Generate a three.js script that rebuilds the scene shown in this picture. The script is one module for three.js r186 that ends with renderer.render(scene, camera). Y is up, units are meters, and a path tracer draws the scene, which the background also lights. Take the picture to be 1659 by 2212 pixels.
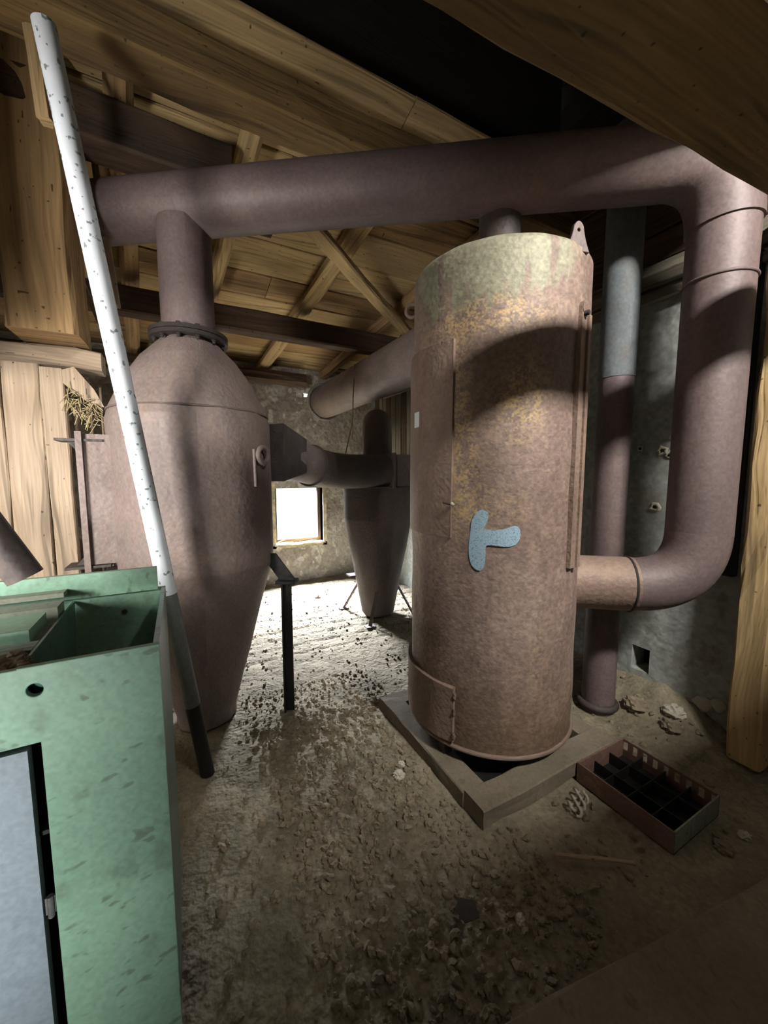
import * as THREE from 'three';
import { mergeGeometries, mergeVertices } from 'three/addons/utils/BufferGeometryUtils.js';
import { RectAreaLightUniformsLib } from 'three/addons/lights/RectAreaLightUniformsLib.js';

// ---------------------------------------------------------------- camera, sky, light, exposure
const scene = new THREE.Scene();
const camera = new THREE.PerspectiveCamera(106.15, 1659 / 2212, 0.05, 60);
camera.position.set(0, 1.5, 0);
camera.rotation.set(THREE.MathUtils.degToRad(-5.7), THREE.MathUtils.degToRad(-28), 0, 'YXZ');
const SKY = new THREE.Color(0.86, 0.94, 1.0);
scene.background = SKY;
scene.backgroundIntensity = 5;
const renderer = new THREE.WebGLRenderer({ antialias: true });
renderer.toneMapping = THREE.LinearToneMapping;
renderer.toneMappingExposure = 1.0;
renderer.shadowMap.enabled = true;
RectAreaLightUniformsLib.init();
// daylight entering through the openings: back window, high hatch and low window behind the viewer, window in the left wall
function daylight(w, h, at, towards, intensity, color) {
  const l = new THREE.RectAreaLight(color, intensity, w, h);
  l.position.set(...at); l.lookAt(...towards); scene.add(l); return l;
}
daylight(1.6, 1.2, [1.5, 2.06, -6.2], [1.4, 0.3, -3.3], 1650, 0xf2f6ff);
daylight(0.6, 0.24, [1.22, 3.8, 1.52], [1.25, 1.9, -1.4], 640, 0xfffaf2);
daylight(0.95, 0.6, [-1.98, 1.6, -0.42], [-0.4, 1.4, -2.2], 105, 0xfffaf2);
daylight(0.36, 0.45, [-0.8, 0.82, 1.2], [-0.8, 0.82, -5], 185, 0xfffdfa);

// ---------------------------------------------------------------- helpers: noise, textures, materials
function rng(seed) { let s = seed >>> 0; return () => { s = (s + 0x6d2b79f5) >>> 0; let t = s; t = Math.imul(t ^ (t >>> 15), t | 1); t ^= t + Math.imul(t ^ (t >>> 7), t | 61); return ((t ^ (t >>> 14)) >>> 0) / 4294967296; }; }
function hash(x, y, s) { let h = Math.imul(x, 374761393) ^ Math.imul(y, 668265263) ^ Math.imul(s, 1274126177); h = Math.imul(h ^ (h >>> 13), 1274126177); return ((h ^ (h >>> 16)) >>> 0) / 4294967296; }
const mod = (a, n) => ((a % n) + n) % n, clamp = (x, a = 0, b = 1) => Math.min(b, Math.max(a, x));
const sstep = (a, b, x) => { const t = clamp((x - a) / (b - a)); return t * t * (3 - 2 * t); };
function vn(x, y, px, py, s) {                       // value noise that repeats after px, py cells
  const xi = Math.floor(x), yi = Math.floor(y), fx = x - xi, fy = y - yi, u = fx * fx * (3 - 2 * fx), v = fy * fy * (3 - 2 * fy);
  const x0 = mod(xi, px), x1 = mod(xi + 1, px), y0 = mod(yi, py), y1 = mod(yi + 1, py);
  const a = hash(x0, y0, s), b = hash(x1, y0, s), c = hash(x0, y1, s), d = hash(x1, y1, s);
  return a + (b - a) * u + (c - a) * v + (a - b - c + d) * u * v;
}
function fbm(u, v, fx, fy, oct, s) { let t = 0, a = 0.5, n = 0; for (let i = 0; i < oct; i++) { t += a * vn(u * fx, v * fy, fx, fy, s + i * 17); n += a; a *= 0.5; fx *= 2; fy *= 2; } return t / n; }
function tex(w, h, fn, repeat = [1, 1], srgb = true) {
  const data = new Uint8Array(w * h * 4);
  for (let j = 0; j < h; j++) for (let i = 0; i < w; i++) {
    const c = fn((i + 0.5) / w, (j + 0.5) / h), k = (j * w + i) * 4;
    if (typeof c === 'number') { data[k] = data[k + 1] = data[k + 2] = clamp(c) * 255; } else { data[k] = clamp(c[0], 0, 255); data[k + 1] = clamp(c[1], 0, 255); data[k + 2] = clamp(c[2], 0, 255); }
    data[k + 3] = 255;
  }
  const t = new THREE.DataTexture(data, w, h, THREE.RGBAFormat);
  t.wrapS = t.wrapT = THREE.RepeatWrapping; t.magFilter = THREE.LinearFilter; t.minFilter = THREE.LinearMipmapLinearFilter; t.generateMipmaps = true;
  t.repeat.set(...repeat); if (srgb) t.colorSpace = THREE.SRGBColorSpace; t.needsUpdate = true; return t;
}
const mix = (a, b, t) => [a[0] + (b[0] - a[0]) * t, a[1] + (b[1] - a[1]) * t, a[2] + (b[2] - a[2]) * t];
const mul = (a, k) => [a[0] * k, a[1] * k, a[2] * k];
const std = (o) => new THREE.MeshStandardMaterial({ roughness: 0.85, metalness: 0, ...o });

// old timber, 1 m across the grain by 2 m along it
function woodTex(a, b, c, seed, worm = 0.5) {
  return tex(512, 1024, (u, v) => {
    const wob = fbm(u, v, 3, 2, 3, seed) * 0.12, g = fbm(u + wob, v, 46, 3, 4, seed + 1), f = fbm(u + wob, v, 150, 8, 2, seed + 2), big = fbm(u, v, 3, 3, 4, seed + 3);
    let col = mix(a, b, 0.2 + 0.6 * sstep(0.25, 0.75, g)); col = mix(col, c, sstep(0.45, 0.75, big) * 0.75); col = mul(col, 0.9 + 0.2 * f);
    const crack = fbm(u + wob * 1.3, v, 40, 3, 3, seed + 5); col = mul(col, 1 - 0.22 * sstep(0.6, 0.78, crack));
    const hole = vn(u * 60, v * 80, 60, 80, seed + 8); col = mul(col, 1 - worm * sstep(0.93, 0.98, hole));
    return col;
  }, [1, 0.5]);
}
const grainBump = tex(512, 1024, (u, v) => { const wob = fbm(u, v, 3, 2, 3, 90) * 0.12; const crack = fbm(u + wob * 1.3, v, 40, 3, 3, 95); return fbm(u + wob, v, 46, 3, 4, 91) * 0.5 + fbm(u, v, 90, 40, 2, 92) * 0.4 - 0.4 * sstep(0.6, 0.72, crack); }, [1, 0.5], false);
const wood = (map, o = {}) => std({ map, bumpMap: grainBump, bumpScale: 0.004, roughness: 0.9, ...o });
const M = {};
M.gold = wood(woodTex([180, 148, 106], [156, 126, 88], [136, 108, 76], 11));
M.pale = wood(woodTex([196, 170, 124], [172, 146, 104], [154, 130, 94], 23));
M.dusty = wood(woodTex([172, 154, 134], [156, 137, 116], [140, 119, 98], 31));
M.brown = wood(woodTex([84, 64, 48], [62, 47, 36], [50, 39, 31], 41));
M.voidShade = wood(woodTex([44, 36, 30], [32, 26, 22], [26, 22, 20], 47));  // near-black wood: the shade of the loft void put into its colour
M.beam = wood(woodTex([134, 108, 66], [110, 88, 54], [96, 76, 48], 53));
M.grey = wood(woodTex([128, 122, 108], [102, 96, 84], [88, 82, 70], 61));

// rusted sheet metal, 1 m square
function rustTex(a, b, c, d, seed) {
  return tex(768, 768, (u, v) => {
    const big = fbm(u, v, 4, 3, 5, seed), mid = fbm(u, v, 14, 9, 4, seed + 1), run = fbm(u, v, 26, 3, 4, seed + 2), fine = fbm(u, v, 90, 80, 3, seed + 3);
    let col = mix(a, b, sstep(0.3, 0.7, big)); col = mix(col, c, sstep(0.5, 0.8, mid) * 0.5); col = mix(col, d, sstep(0.5, 0.8, run) * 0.45);
    return mul(col, 0.9 + 0.2 * fine);
  });
}
const pit = tex(512, 512, (u, v) => 0.55 * fbm(u, v, 60, 60, 3, 201) + 0.45 * fbm(u, v, 9, 7, 4, 202), [1, 1], false);
const rust = (map, o = {}) => std({ map, bumpMap: pit, bumpScale: 0.004, roughness: 0.62, metalness: 0.12, ...o });
M.cyclone = rust(rustTex([128, 113, 109], [112, 99, 96], [136, 118, 107], [124, 115, 110], 301));
M.duct = rust(rustTex([110, 95, 94], [100, 86, 86], [116, 98, 93], [106, 94, 94], 311), { bumpScale: 0.0015, roughness: 0.58 });
M.dark = rust(rustTex([74, 66, 64], [58, 52, 52], [88, 72, 62], [70, 64, 60], 321));
M.far = rust(rustTex([104, 92, 90], [88, 79, 78], [112, 96, 88], [98, 90, 88], 325));
M.black = rust(rustTex([34, 31, 30], [26, 24, 24], [44, 36, 32], [32, 30, 28], 331));
M.tray = rust(rustTex([132, 104, 92], [112, 86, 76], [142, 112, 96], [120, 100, 90], 341));
M.galv = rust(rustTex([92, 98, 101], [76, 82, 85], [92, 84, 82], [110, 116, 119], 351), { roughness: 0.75, metalness: 0.05, bumpScale: 0.002 });
// the boiler: 2.76 m round by 2.5 m high; pale green paint left at the top, ochre scale in patches
const tankMap = tex(1536, 1400, (u, v) => {
  const al = (u - 0.5) * 360, h = v * 2.5;
  const big = fbm(u, v, 8, 6, 5, 401), mid = fbm(u, v, 30, 26, 4, 402), fine = fbm(u, v, 190, 170, 3, 403), run = fbm(u, v, 60, 4, 4, 404);
  let c = mix([147, 128, 118], [126, 107, 98], sstep(0.35, 0.65, big)); c = mix(c, [158, 136, 122], sstep(0.5, 0.75, mid) * 0.5); c = mix(c, [118, 98, 92], sstep(0.5, 0.7, run) * 0.35);
  const blob = (a0, h0, aw, hw) => Math.exp(-(((al - a0) / aw) ** 2) - ((h - h0) / hw) ** 2);
  const sc = 0.9 * blob(-22, 1.72, 9, 0.3) + blob(14, 1.78, 14, 0.17) + 0.9 * blob(-8, 2.17, 34, 0.1) + 0.7 * blob(-60, 1.5, 14, 0.35) + 0.55 * blob(-8, 1.25, 26, 0.12) + 0.5 * blob(-14, 1.45, 8, 0.2) + 0.3 * blob(-70, 0.9, 16, 0.5) + 0.22 * blob(30, 0.5, 10, 0.3);
  const speck = sstep(0.42, 0.66, 0.55 * fbm(u, v, 330, 300, 2, 406) + 0.45 * fbm(u, v, 90, 80, 3, 405)); c = mix(c, mix([214, 190, 140], [160, 130, 92], fine), clamp(sc * 1.35) * speck * 0.95);
  const drip = fbm(u, v, 70, 3, 3, 407), edge = 2.2 + 0.12 * (fbm(u, v, 18, 2, 3, 408) - 0.5) + (al > 25 ? 0.1 : 0) + 0.12 * sstep(-38, -60, al) + 0.16 * sstep(40, 55, al) - 0.16 * (drip - 0.5);
  const green = sstep(edge - 0.05, edge + 0.06, h) * (1 - 0.75 * sstep(0.56, 0.66, fbm(u, v, 46, 8, 4, 409))) * (1 - 0.5 * sstep(-45, -65, al)) * (1 - 0.7 * sstep(38, 50, al));
  c = mix(c, mix([146, 147, 124], [130, 130, 110], mid), green * 0.85);
  if (h < 0.55) c = mix(c, [98, 80, 62], (1 - sstep(0.1, 0.55, h)) * 0.6 * (0.4 + big));
  return mul(c, 0.82 + 0.36 * fine);
});
const scaleBump = tex(768, 768, (u, v) => 0.6 * fbm(u, v, 90, 90, 3, 411) + 0.4 * fbm(u, v, 16, 10, 4, 412), [2, 2], false);
M.tank = std({ map: tankMap, bumpMap: scaleBump, bumpScale: 0.0032, roughness: 0.62, metalness: 0.12 });
M.sleeve = rust(rustTex([142, 121, 109], [124, 104, 93], [152, 128, 108], [132, 116, 106], 421), { bumpScale: 0.005 });

function paintTex(a, b, dirt, seed, amt) {
  return tex(768, 768, (u, v) => {
    const big = fbm(u, v, 3, 3, 5, seed), sm = fbm(u, v, 18, 14, 4, seed + 1), scr = fbm(u + v * 0.8, v - u * 0.3, 22, 48, 3, seed + 2), fine = fbm(u, v, 110, 110, 2, seed + 3);
    let c = mix(a, b, sstep(0.3, 0.7, big)); c = mix(c, dirt, sstep(0.58, 0.85, sm) * amt * 0.5); c = mix(c, dirt, sstep(0.7, 0.82, scr) * amt * 0.7); return mul(c, 0.93 + 0.14 * fine);
  });
}
M.green = std({ map: paintTex([134, 172, 150], [122, 158, 138], [88, 104, 88], 501, 0.75), roughness: 0.5, bumpMap: pit, bumpScale: 0.0006 });
M.greenDusty = std({ map: paintTex([138, 152, 138], [128, 134, 120], [112, 108, 96], 511, 0.9), roughness: 0.85, bumpMap: pit, bumpScale: 0.001 });
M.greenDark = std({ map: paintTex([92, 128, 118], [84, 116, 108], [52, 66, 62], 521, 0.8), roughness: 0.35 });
M.bluegrey = std({ map: paintTex([138, 152, 162], [128, 142, 152], [112, 120, 124], 531, 0.5), roughness: 0.55 });
M.whitePaint = std({ map: tex(256, 1024, (u, v) => { const f = fbm(u, v, 5, 14, 4, 541), g = fbm(u, v, 11, 48, 4, 542), k = fbm(u, v, 4, 3, 3, 543); const c = mix([216, 222, 230], [198, 205, 212], f); return mix(c, [98, 104, 106], 0.8 * sstep(0.7 - 0.12 * sstep(0.5, 0.7, k), 0.76, g)); }, [4, 1]), roughness: 0.6 });
M.steelGrey = std({ map: rustTex([112, 116, 116], [92, 96, 96], [100, 92, 84], [120, 122, 122], 551), roughness: 0.5, metalness: 0.25 });
M.darkGap = std({ color: 0x0d0b0a, roughness: 1 });

const plasterTex = (a, b, c, d, seed) => tex(1024, 1024, (u, v) => {
  const big = fbm(u, v, 3, 3, 5, seed), mid = fbm(u, v, 9, 9, 5, seed + 1), fine = fbm(u, v, 80, 80, 3, seed + 2), sp = fbm(u, v, 22, 20, 4, seed + 3);
  let k = mix(a, b, sstep(0.35, 0.65, big)); k = mix(k, c, sstep(0.52, 0.66, mid) * 0.75); k = mix(k, d, sstep(0.6, 0.68, sp) * 0.8); return mul(k, 0.85 + 0.3 * fine);
}, [0.5, 0.5]);
const lump = tex(512, 512, (u, v) => 0.5 * fbm(u, v, 6, 6, 5, 601) + 0.5 * fbm(u, v, 30, 30, 3, 602), [0.8, 0.8], false);
M.plasterBack = std({ map: plasterTex([160, 154, 145], [136, 128, 120], [174, 170, 160], [194, 190, 182], 611), bumpMap: lump, bumpScale: 0.03, roughness: 0.95 });
M.plasterRight = std({ map: plasterTex([152, 157, 153], [136, 141, 135], [162, 166, 162], [140, 140, 130], 621), bumpMap: lump, bumpScale: 0.012, roughness: 0.9 });
M.reveal = std({ map: plasterTex([196, 186, 152], [176, 166, 132], [206, 198, 170], [150, 140, 112], 631), bumpMap: lump, bumpScale: 0.02, roughness: 0.95 });
M.floor = std({ map: tex(1024, 1024, (u, v) => {
  const big = fbm(u, v, 3, 3, 5, 641), mid = fbm(u, v, 14, 14, 4, 642), fine = fbm(u, v, 120, 120, 3, 643), sp = vn(u * 150, v * 150, 150, 150, 644);
  let c = mix([138, 129, 110], [115, 108, 90], sstep(0.35, 0.65, big)); c = mix(c, [150, 140, 118], sstep(0.5, 0.7, mid) * 0.6); c = mul(c, 0.86 + 0.28 * fine); if (sp > 0.985) c = mix(c, [180, 172, 154], 0.5); return c;
}, [0.6, 0.6]), bumpMap: tex(1024, 1024, (u, v) => 0.65 * fbm(u, v, 28, 28, 5, 651) + 0.35 * fbm(u, v, 120, 120, 3, 652), [0.6, 0.6], false), bumpScale: 0.02, roughness: 0.97 });
M.step = std({ map: paintTex([128, 118, 102], [112, 104, 88], [92, 84, 70], 661, 0.6), roughness: 0.9, bumpMap: lump, bumpScale: 0.004 });
M.stone = std({ color: 0x857a66, roughness: 0.95 });
M.paleChip = std({ color: 0xb9b3a4, roughness: 0.9 });
M.blue = std({ map: tex(256, 256, (u, v) => mix([158, 186, 204], [108, 136, 152], sstep(0.58, 0.7, fbm(u, v, 90, 90, 3, 671)))), roughness: 0.6 });
M.paper = std({ color: 0xc9ced0, roughness: 0.7 });
M.straw = std({ color: 0xa89874, roughness: 0.95 });
M.cord = std({ color: 0x8a7558, roughness: 0.95 });

// ---------------------------------------------------------------- helpers: geometry and scene
const used = {};
function numbered(n) { const k = used[n] = (used[n] ?? -1) + 1; return k ? `${n}_${String(k).padStart(3, '0')}` : n; }
function shade(m) { m.castShadow = m.receiveShadow = true; return m; }
function mesh(name, geo, mat, parent) { const m = shade(new THREE.Mesh(geo, mat)); if (parent) { m.name = name; parent.add(m); } else { m.name = numbered(name); scene.add(m); } return m; }
function tag(o, label, category, group) { Object.assign(o.userData, { kind: 'thing', label, category }); if (group) o.userData.group = group; return o; }
function struct(o) { o.userData.kind = 'structure'; return o; }
function stuff(o) { o.userData.kind = 'stuff'; return o; }
function group(name, at = [0, 0, 0], parent) { const g = new THREE.Group(); g.name = parent ? name : numbered(name); g.position.set(...at); (parent ?? scene).add(g); return g; }
const V = (x, y, z) => new THREE.Vector3(x, y, z);
function uvBox(w, h, d) {                             // box with uv in metres, the v axis along its longest side
  const g = new THREE.BoxGeometry(w, h, d), p = g.attributes.position, n = g.attributes.normal, uv = g.attributes.uv, long = w >= h && w >= d ? 0 : h >= d ? 1 : 2;
  const o = hash(Math.round(w * 997), Math.round(h * 991 + d * 577), 5) * 3;
  for (let i = 0; i < p.count; i++) {
    const c = [p.getX(i), p.getY(i), p.getZ(i)], a = [n.getX(i), n.getY(i), n.getZ(i)].map(Math.abs), ax = a[0] > 0.5 ? 0 : a[1] > 0.5 ? 1 : 2, o2 = [0, 1, 2].filter((k) => k !== ax);
    const vi = o2.includes(long) ? long : o2[1], ui = o2.find((k) => k !== vi); uv.setXY(i, c[ui] + o, c[vi] + o);
  }
  return g;
}
// a hewn timber along x: chamfered section, edges that wander a little
function timber(len, w, h, seed = 1, rough = 0.006, bev = 0.012, seg = 10) {
  const sec = [], b = Math.min(bev, w / 4, h / 4), W = w / 2, H = h / 2;
  for (const [z, y] of [[W - b, -H], [W, -H + b], [W, 0], [W, H - b], [W - b, H], [0, H], [-W + b, H], [-W, H - b], [-W, 0], [-W, -H + b], [-W + b, -H], [0, -H]]) sec.push([z, y]);
  const pos = [], uv = [], idx = [], N = sec.length, off = hash(seed, 3, 7) * 5; let per = [0];
  for (let k = 0; k < N; k++) { const a = sec[k], c = sec[(k + 1) % N]; per.push(per[k] + Math.hypot(a[0] - c[0], a[1] - c[1])); }
  for (let i = 0; i <= seg; i++) {
    const x = -len / 2 + len * i / seg, cy = (vn(i * 0.4 + seed, 1.5, 999, 999, seed) - 0.5) * rough * 2, cz = (vn(i * 0.4 + seed, 7.5, 999, 999, seed) - 0.5) * rough * 2;
    for (let k = 0; k <= N; k++) { const s = sec[k % N], d = (hash(i, k % N, seed) - 0.5) * rough; const l = Math.hypot(s[0], s[1]) || 1; pos.push(x, s[1] + cy + s[1] / l * d, s[0] + cz + s[0] / l * d); uv.push(per[k] + off, x + off); }
  }
  for (let i = 0; i < seg; i++) for (let k = 0; k < N; k++) { const a = i * (N + 1) + k, c = a + N + 1; idx.push(a, c, a + 1, a + 1, c, c + 1); }
  for (const e of [0, seg]) { const c0 = pos.length / 3; pos.push(e ? len / 2 : -len / 2, 0, 0); uv.push(off, off); const base = pos.length / 3; for (let k = 0; k <= N; k++) { const a = (e * (N + 1) + k) * 3; pos.push(pos[a], pos[a + 1], pos[a + 2]); uv.push(off + pos[a + 2], off + pos[a + 1] * 0.3); } for (let k = 0; k < N; k++) e ? idx.push(c0, base + k + 1, base + k) : idx.push(c0, base + k, base + k + 1); }
  const g = new THREE.BufferGeometry(); g.setAttribute('position', new THREE.Float32BufferAttribute(pos, 3)); g.setAttribute('uv', new THREE.Float32BufferAttribute(uv, 2)); g.setIndex(idx);
  const f = g.toNonIndexed(); f.computeVertexNormals(); return f;
}
function aim(m, a, b, up = V(0, 1, 0)) {              // lay an x-long piece from a to b with its y axis as near up as can be
  const x = b.clone().sub(a).normalize(), z = x.clone().cross(up).normalize(), y = z.clone().cross(x);
  m.position.copy(a).add(b).multiplyScalar(0.5); m.quaternion.setFromRotationMatrix(new THREE.Matrix4().makeBasis(x, y, z)); return m;
}
function laid(name, a, b, w, h, mat, parent, o = {}) { const A = V(...a), B = V(...b); return aim(mesh(name, timber(A.distanceTo(B), w, h, o.seed ?? 1, o.rough, o.bev, o.seg), mat, parent), A, B, o.up); }
function bar(a, b, w, h, up) { const A = V(...a), B = V(...b), g = uvBox(A.distanceTo(B), h, w), x = B.clone().sub(A).normalize(), z = x.clone().cross(up ?? (Math.abs(x.y) > 0.95 ? V(0, 0, 1) : V(0, 1, 0))).normalize(), y = z.clone().cross(x); g.applyMatrix4(new THREE.Matrix4().makeBasis(x, y, z).setPosition(A.add(B).multiplyScalar(0.5))); return g; }
const moved = (g, x, y, z) => { g.translate(x, y, z); return g; };
function boxAt(x0, x1, y0, y1, z0, z1) { return moved(uvBox(x1 - x0, y1 - y0, z1 - z0), (x0 + x1) / 2, (y0 + y1) / 2, (z0 + z1) / 2); }
const join = (list) => mergeGeometries(list.map((g) => (g.index ? g.toNonIndexed() : g)).map((g) => { for (const k of Object.keys(g.attributes)) if (!['position', 'normal', 'uv'].includes(k)) g.deleteAttribute(k); return g; }));
// surface of revolution about y, profile [[r, y], ...], uv in metres; p0, pl: start and sweep of the angle (atan2(x, z))
function revolve(profile, seg = 64, p0 = 0, pl = Math.PI * 2, uvUnit = false, dent = 0, seed = 1) {
  const pos = [], uv = [], idx = [], rm = Math.max(...profile.map((p) => p[0])), y0 = profile[0][1], y1 = profile[profile.length - 1][1]; let s = 0;
  profile.forEach(([r, y], j) => {
    if (j) s += Math.hypot(r - profile[j - 1][0], y - profile[j - 1][1]);
    for (let i = 0; i <= seg; i++) { const a = p0 + pl * i / seg, k = mod(i, pl > 6.2 ? seg : 1e6), d = dent ? (vn(k * 0.25, y * 5, Math.max(4, seg / 4), 999, seed) - 0.5) * dent : 0; pos.push((r + d * (r > 0.01)) * Math.sin(a), y, (r + d * (r > 0.01)) * Math.cos(a)); uvUnit ? uv.push(i / seg, clamp((y - y0) / (y1 - y0))) : uv.push(pl * rm * i / seg, s); }
  });
  for (let j = 0; j < profile.length - 1; j++) for (let i = 0; i < seg; i++) { const a = j * (seg + 1) + i, b = a + seg + 1; idx.push(a, a + 1, b, a + 1, b + 1, b); }
  const g = new THREE.BufferGeometry(); g.setAttribute('position', new THREE.Float32BufferAttribute(pos, 3)); g.setAttribute('uv', new THREE.Float32BufferAttribute(uv, 2)); g.setIndex(idx); g.computeVertexNormals();
  if (pl > 6.2) { const n = g.attributes.normal; for (let j = 0; j < profile.length; j++) { const a = j * (seg + 1), b = a + seg, v = V(n.getX(a) + n.getX(b), n.getY(a) + n.getY(b), n.getZ(a) + n.getZ(b)).normalize(); n.setXYZ(a, v.x, v.y, v.z); n.setXYZ(b, v.x, v.y, v.z); } }
  return g;
}
function densify(p, n) { const o = []; for (let i = 0; i < p.length - 1; i++) for (let k = 0; k < n; k++) o.push([p[i][0] + (p[i + 1][0] - p[i][0]) * k / n, p[i][1] + (p[i + 1][1] - p[i][1]) * k / n]); o.push(p[p.length - 1]); return o; }
function pipe(pts, r, seg = 24, rad = 40) {           // closed tube through the points, uv in metres
  const curve = pts.length === 2 ? new THREE.LineCurve3(V(...pts[0]), V(...pts[1])) : new THREE.CatmullRomCurve3(pts.map((p) => V(...p)), false, 'centripetal'), L = curve.getLength();
  const g = new THREE.TubeGeometry(curve, seg, r, rad, false), uv = g.attributes.uv; for (let i = 0; i < uv.count; i++) uv.setXY(i, uv.getY(i) * r * 6.283, uv.getX(i) * L);
  const caps = [0, 1].map((t) => { const c = new THREE.CircleGeometry(r, rad), p = curve.getPointAt(t), d = curve.getTangentAt(t).multiplyScalar(t ? 1 : -1); c.applyQuaternion(new THREE.Quaternion().setFromUnitVectors(V(0, 0, 1), d)); c.translate(p.x, p.y, p.z); return c; });
  return join([g, ...caps]);
}
function ring(at, dir, R, r, seg = 48) { const g = new THREE.TorusGeometry(R, r, 10, seg); g.applyQuaternion(new THREE.Quaternion().setFromUnitVectors(V(0, 0, 1), V(...dir).normalize())); return moved(g, ...at); }
function elbow(a, c, b, n = 10) { const A = V(...a), C = V(...c), B = V(...b), o = []; for (let i = 0; i <= n; i++) { const t = i / n, p = A.clone().multiplyScalar((1 - t) ** 2).add(C.clone().multiplyScalar(2 * t * (1 - t))).add(B.clone().multiplyScalar(t * t)); o.push(p.toArray()); } return o; }
function lumpGeo(r, seed, flat = 0.7, detail = 1) { const g = new THREE.IcosahedronGeometry(r, detail), p = g.attributes.position; for (let i = 0; i < p.count; i++) { const x = p.getX(i), y = p.getY(i), z = p.getZ(i), k = 0.72 + 0.56 * hash(Math.round(x / r * 50), Math.round(y / r * 50) * 7 + Math.round(z / r * 50), seed); p.setXYZ(i, x * k, y * k * flat, z * k); } g.computeVertexNormals(); return g; }
function plate(pts, t, bevel = 0) { const s = new THREE.Shape(pts.map((p) => new THREE.Vector2(...p))); return new THREE.ExtrudeGeometry(s, { depth: t, bevelEnabled: bevel > 0, bevelThickness: bevel, bevelSize: bevel, bevelSegments: 1, curveSegments: 16 }); }

// ---------------------------------------------------------------- the setting
const XR = 2.64, ZB = -5.25, XL = -1.9, ZF = 1.5, HV = 4.75;
const deck = (z) => 2.8 + 0.19 * (z + 5.25);          // underside of the joists under the sloping deck
function relief(x, z) {
  const n = (f, s) => fbm(x / 8 + 0.5, z / 8 + 0.9, f, f, 3, s) - 0.5;
  let h = 0.03 * n(14, 701) + 0.011 * n(60, 702) + 0.01 * (fbm(x / 8 + 0.5, z / 8 + 0.9, 160, 160, 2, 703) - 0.5);
  const bd = mod(z + 0.03 * Math.sin(x * 2.1), 0.17); if (z < -2.7) h -= 0.012 * (bd < 0.03 ? 1 : 0) * sstep(-2.7, -3.3, z);
  h += 0.14 * sstep(2.25, 2.62, x + 0.12 * n(10, 705)) * sstep(-0.7, -1.1, z) * sstep(-2.6, -1.9, z) * (0.5 + 1.2 * (n(26, 706) + 0.5));
  h += 0.05 * Math.exp(-(((x - 0.56) / 0.16) ** 2) - ((z + 2.24) / 0.16) ** 2) + 0.03 * Math.exp(-(((x - 0.9) / 0.25) ** 2) - ((z + 1.6) / 0.35) ** 2);
  const slab = x > 1.0 && x < 2.02 && z > -2.1 && z < -1.05; if (slab) h = Math.min(h, 0.02);
  if (x > 0.4 && z > -0.62) h = Math.min(h, 0.01);
  return h;
}
{ const x0 = XL, x1 = XR, z0 = ZB, z1 = ZF, nx = 260, nz = 330, g = new THREE.PlaneGeometry(x1 - x0, z1 - z0, nx, nz); g.rotateX(-Math.PI / 2); g.translate((x0 + x1) / 2, 0, (z0 + z1) / 2);
  const p = g.attributes.position, uv = g.attributes.uv; for (let i = 0; i < p.count; i++) { const x = p.getX(i), z = p.getZ(i); p.setY(i, relief(x, z)); uv.setXY(i, x, z); } g.computeVertexNormals();
  struct(mesh('floor', g, M.floor)); }
struct(mesh('floor_slab', boxAt(XL - 0.3, XR + 0.4, -0.35, -0.08, ZB - 0.4, ZF + 0.3), M.step));

function wallGeo(w, h, holes, t) { const s = new THREE.Shape([[0, 0], [w, 0], [w, h], [0, h]].map((p) => new THREE.Vector2(...p))); for (const [a, b, c, d] of holes) s.holes.push(new THREE.Path([[a, c], [b, c], [b, d], [a, d]].map((p) => new THREE.Vector2(...p)))); return new THREE.ExtrudeGeometry(s, { depth: t, bevelEnabled: false }); }
// back wall with a deep window opening and a chink under the eaves
{ const w = wallGeo(XR - XL, 2.9 + 0.1, [[1.13 - XL, 1.80 - XL, 0.62, 1.40], [1.555 - XL, 1.625 - XL, 2.64, 2.685]].map(([a, b, c, d]) => [a, b, c, d]), 0.3); w.translate(XL, -0.1, ZB - 0.3); struct(mesh('wall_back', w, M.plasterBack)); }
{ // plastered reveal round the window and its old frame
  const wn = group('window_1', [1.465, 0.52, ZB]); struct(wn);
  const rv = []; for (const [x0, x1, y0, y1] of [[0.335, 0.385, -0.04, 0.9], [-0.385, -0.335, -0.04, 0.9], [-0.385, 0.385, -0.04, 0.005], [-0.385, 0.385, 0.88, 0.92]]) rv.push(boxAt(x0, x1, y0, y1, -0.2, 0.015));
  mesh('window_reveal', join(rv), M.reveal, wn);
  const sill = mesh('window_sill', timber(0.72, 0.26, 0.03, 5, 0.012), M.reveal, wn); sill.position.set(0, 0.0, -0.1);
  for (const [x0, x1, y0, y1] of [[-0.335, -0.29, 0.02, 0.88], [0.29, 0.335, 0.02, 0.88], [-0.29, 0.29, 0.02, 0.065], [-0.29, 0.29, 0.84, 0.88]]) mesh('window_frame', boxAt(x0, x1, y0, y1, -0.16, -0.11), M.brown, wn);
  const pane = mesh('pane', boxAt(-0.29, 0.29, 0.065, 0.84, -0.137, -0.133), new THREE.MeshPhysicalMaterial({ color: 0xffffff, transmission: 1, thickness: 0, roughness: 0.02 }), wn); pane.castShadow = false;
  mesh('fallen_stick', bar([-0.3, 0.03, -0.06], [-0.06, 0.1, -0.12], 0.012, 0.012), M.brown, wn);
}
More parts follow.
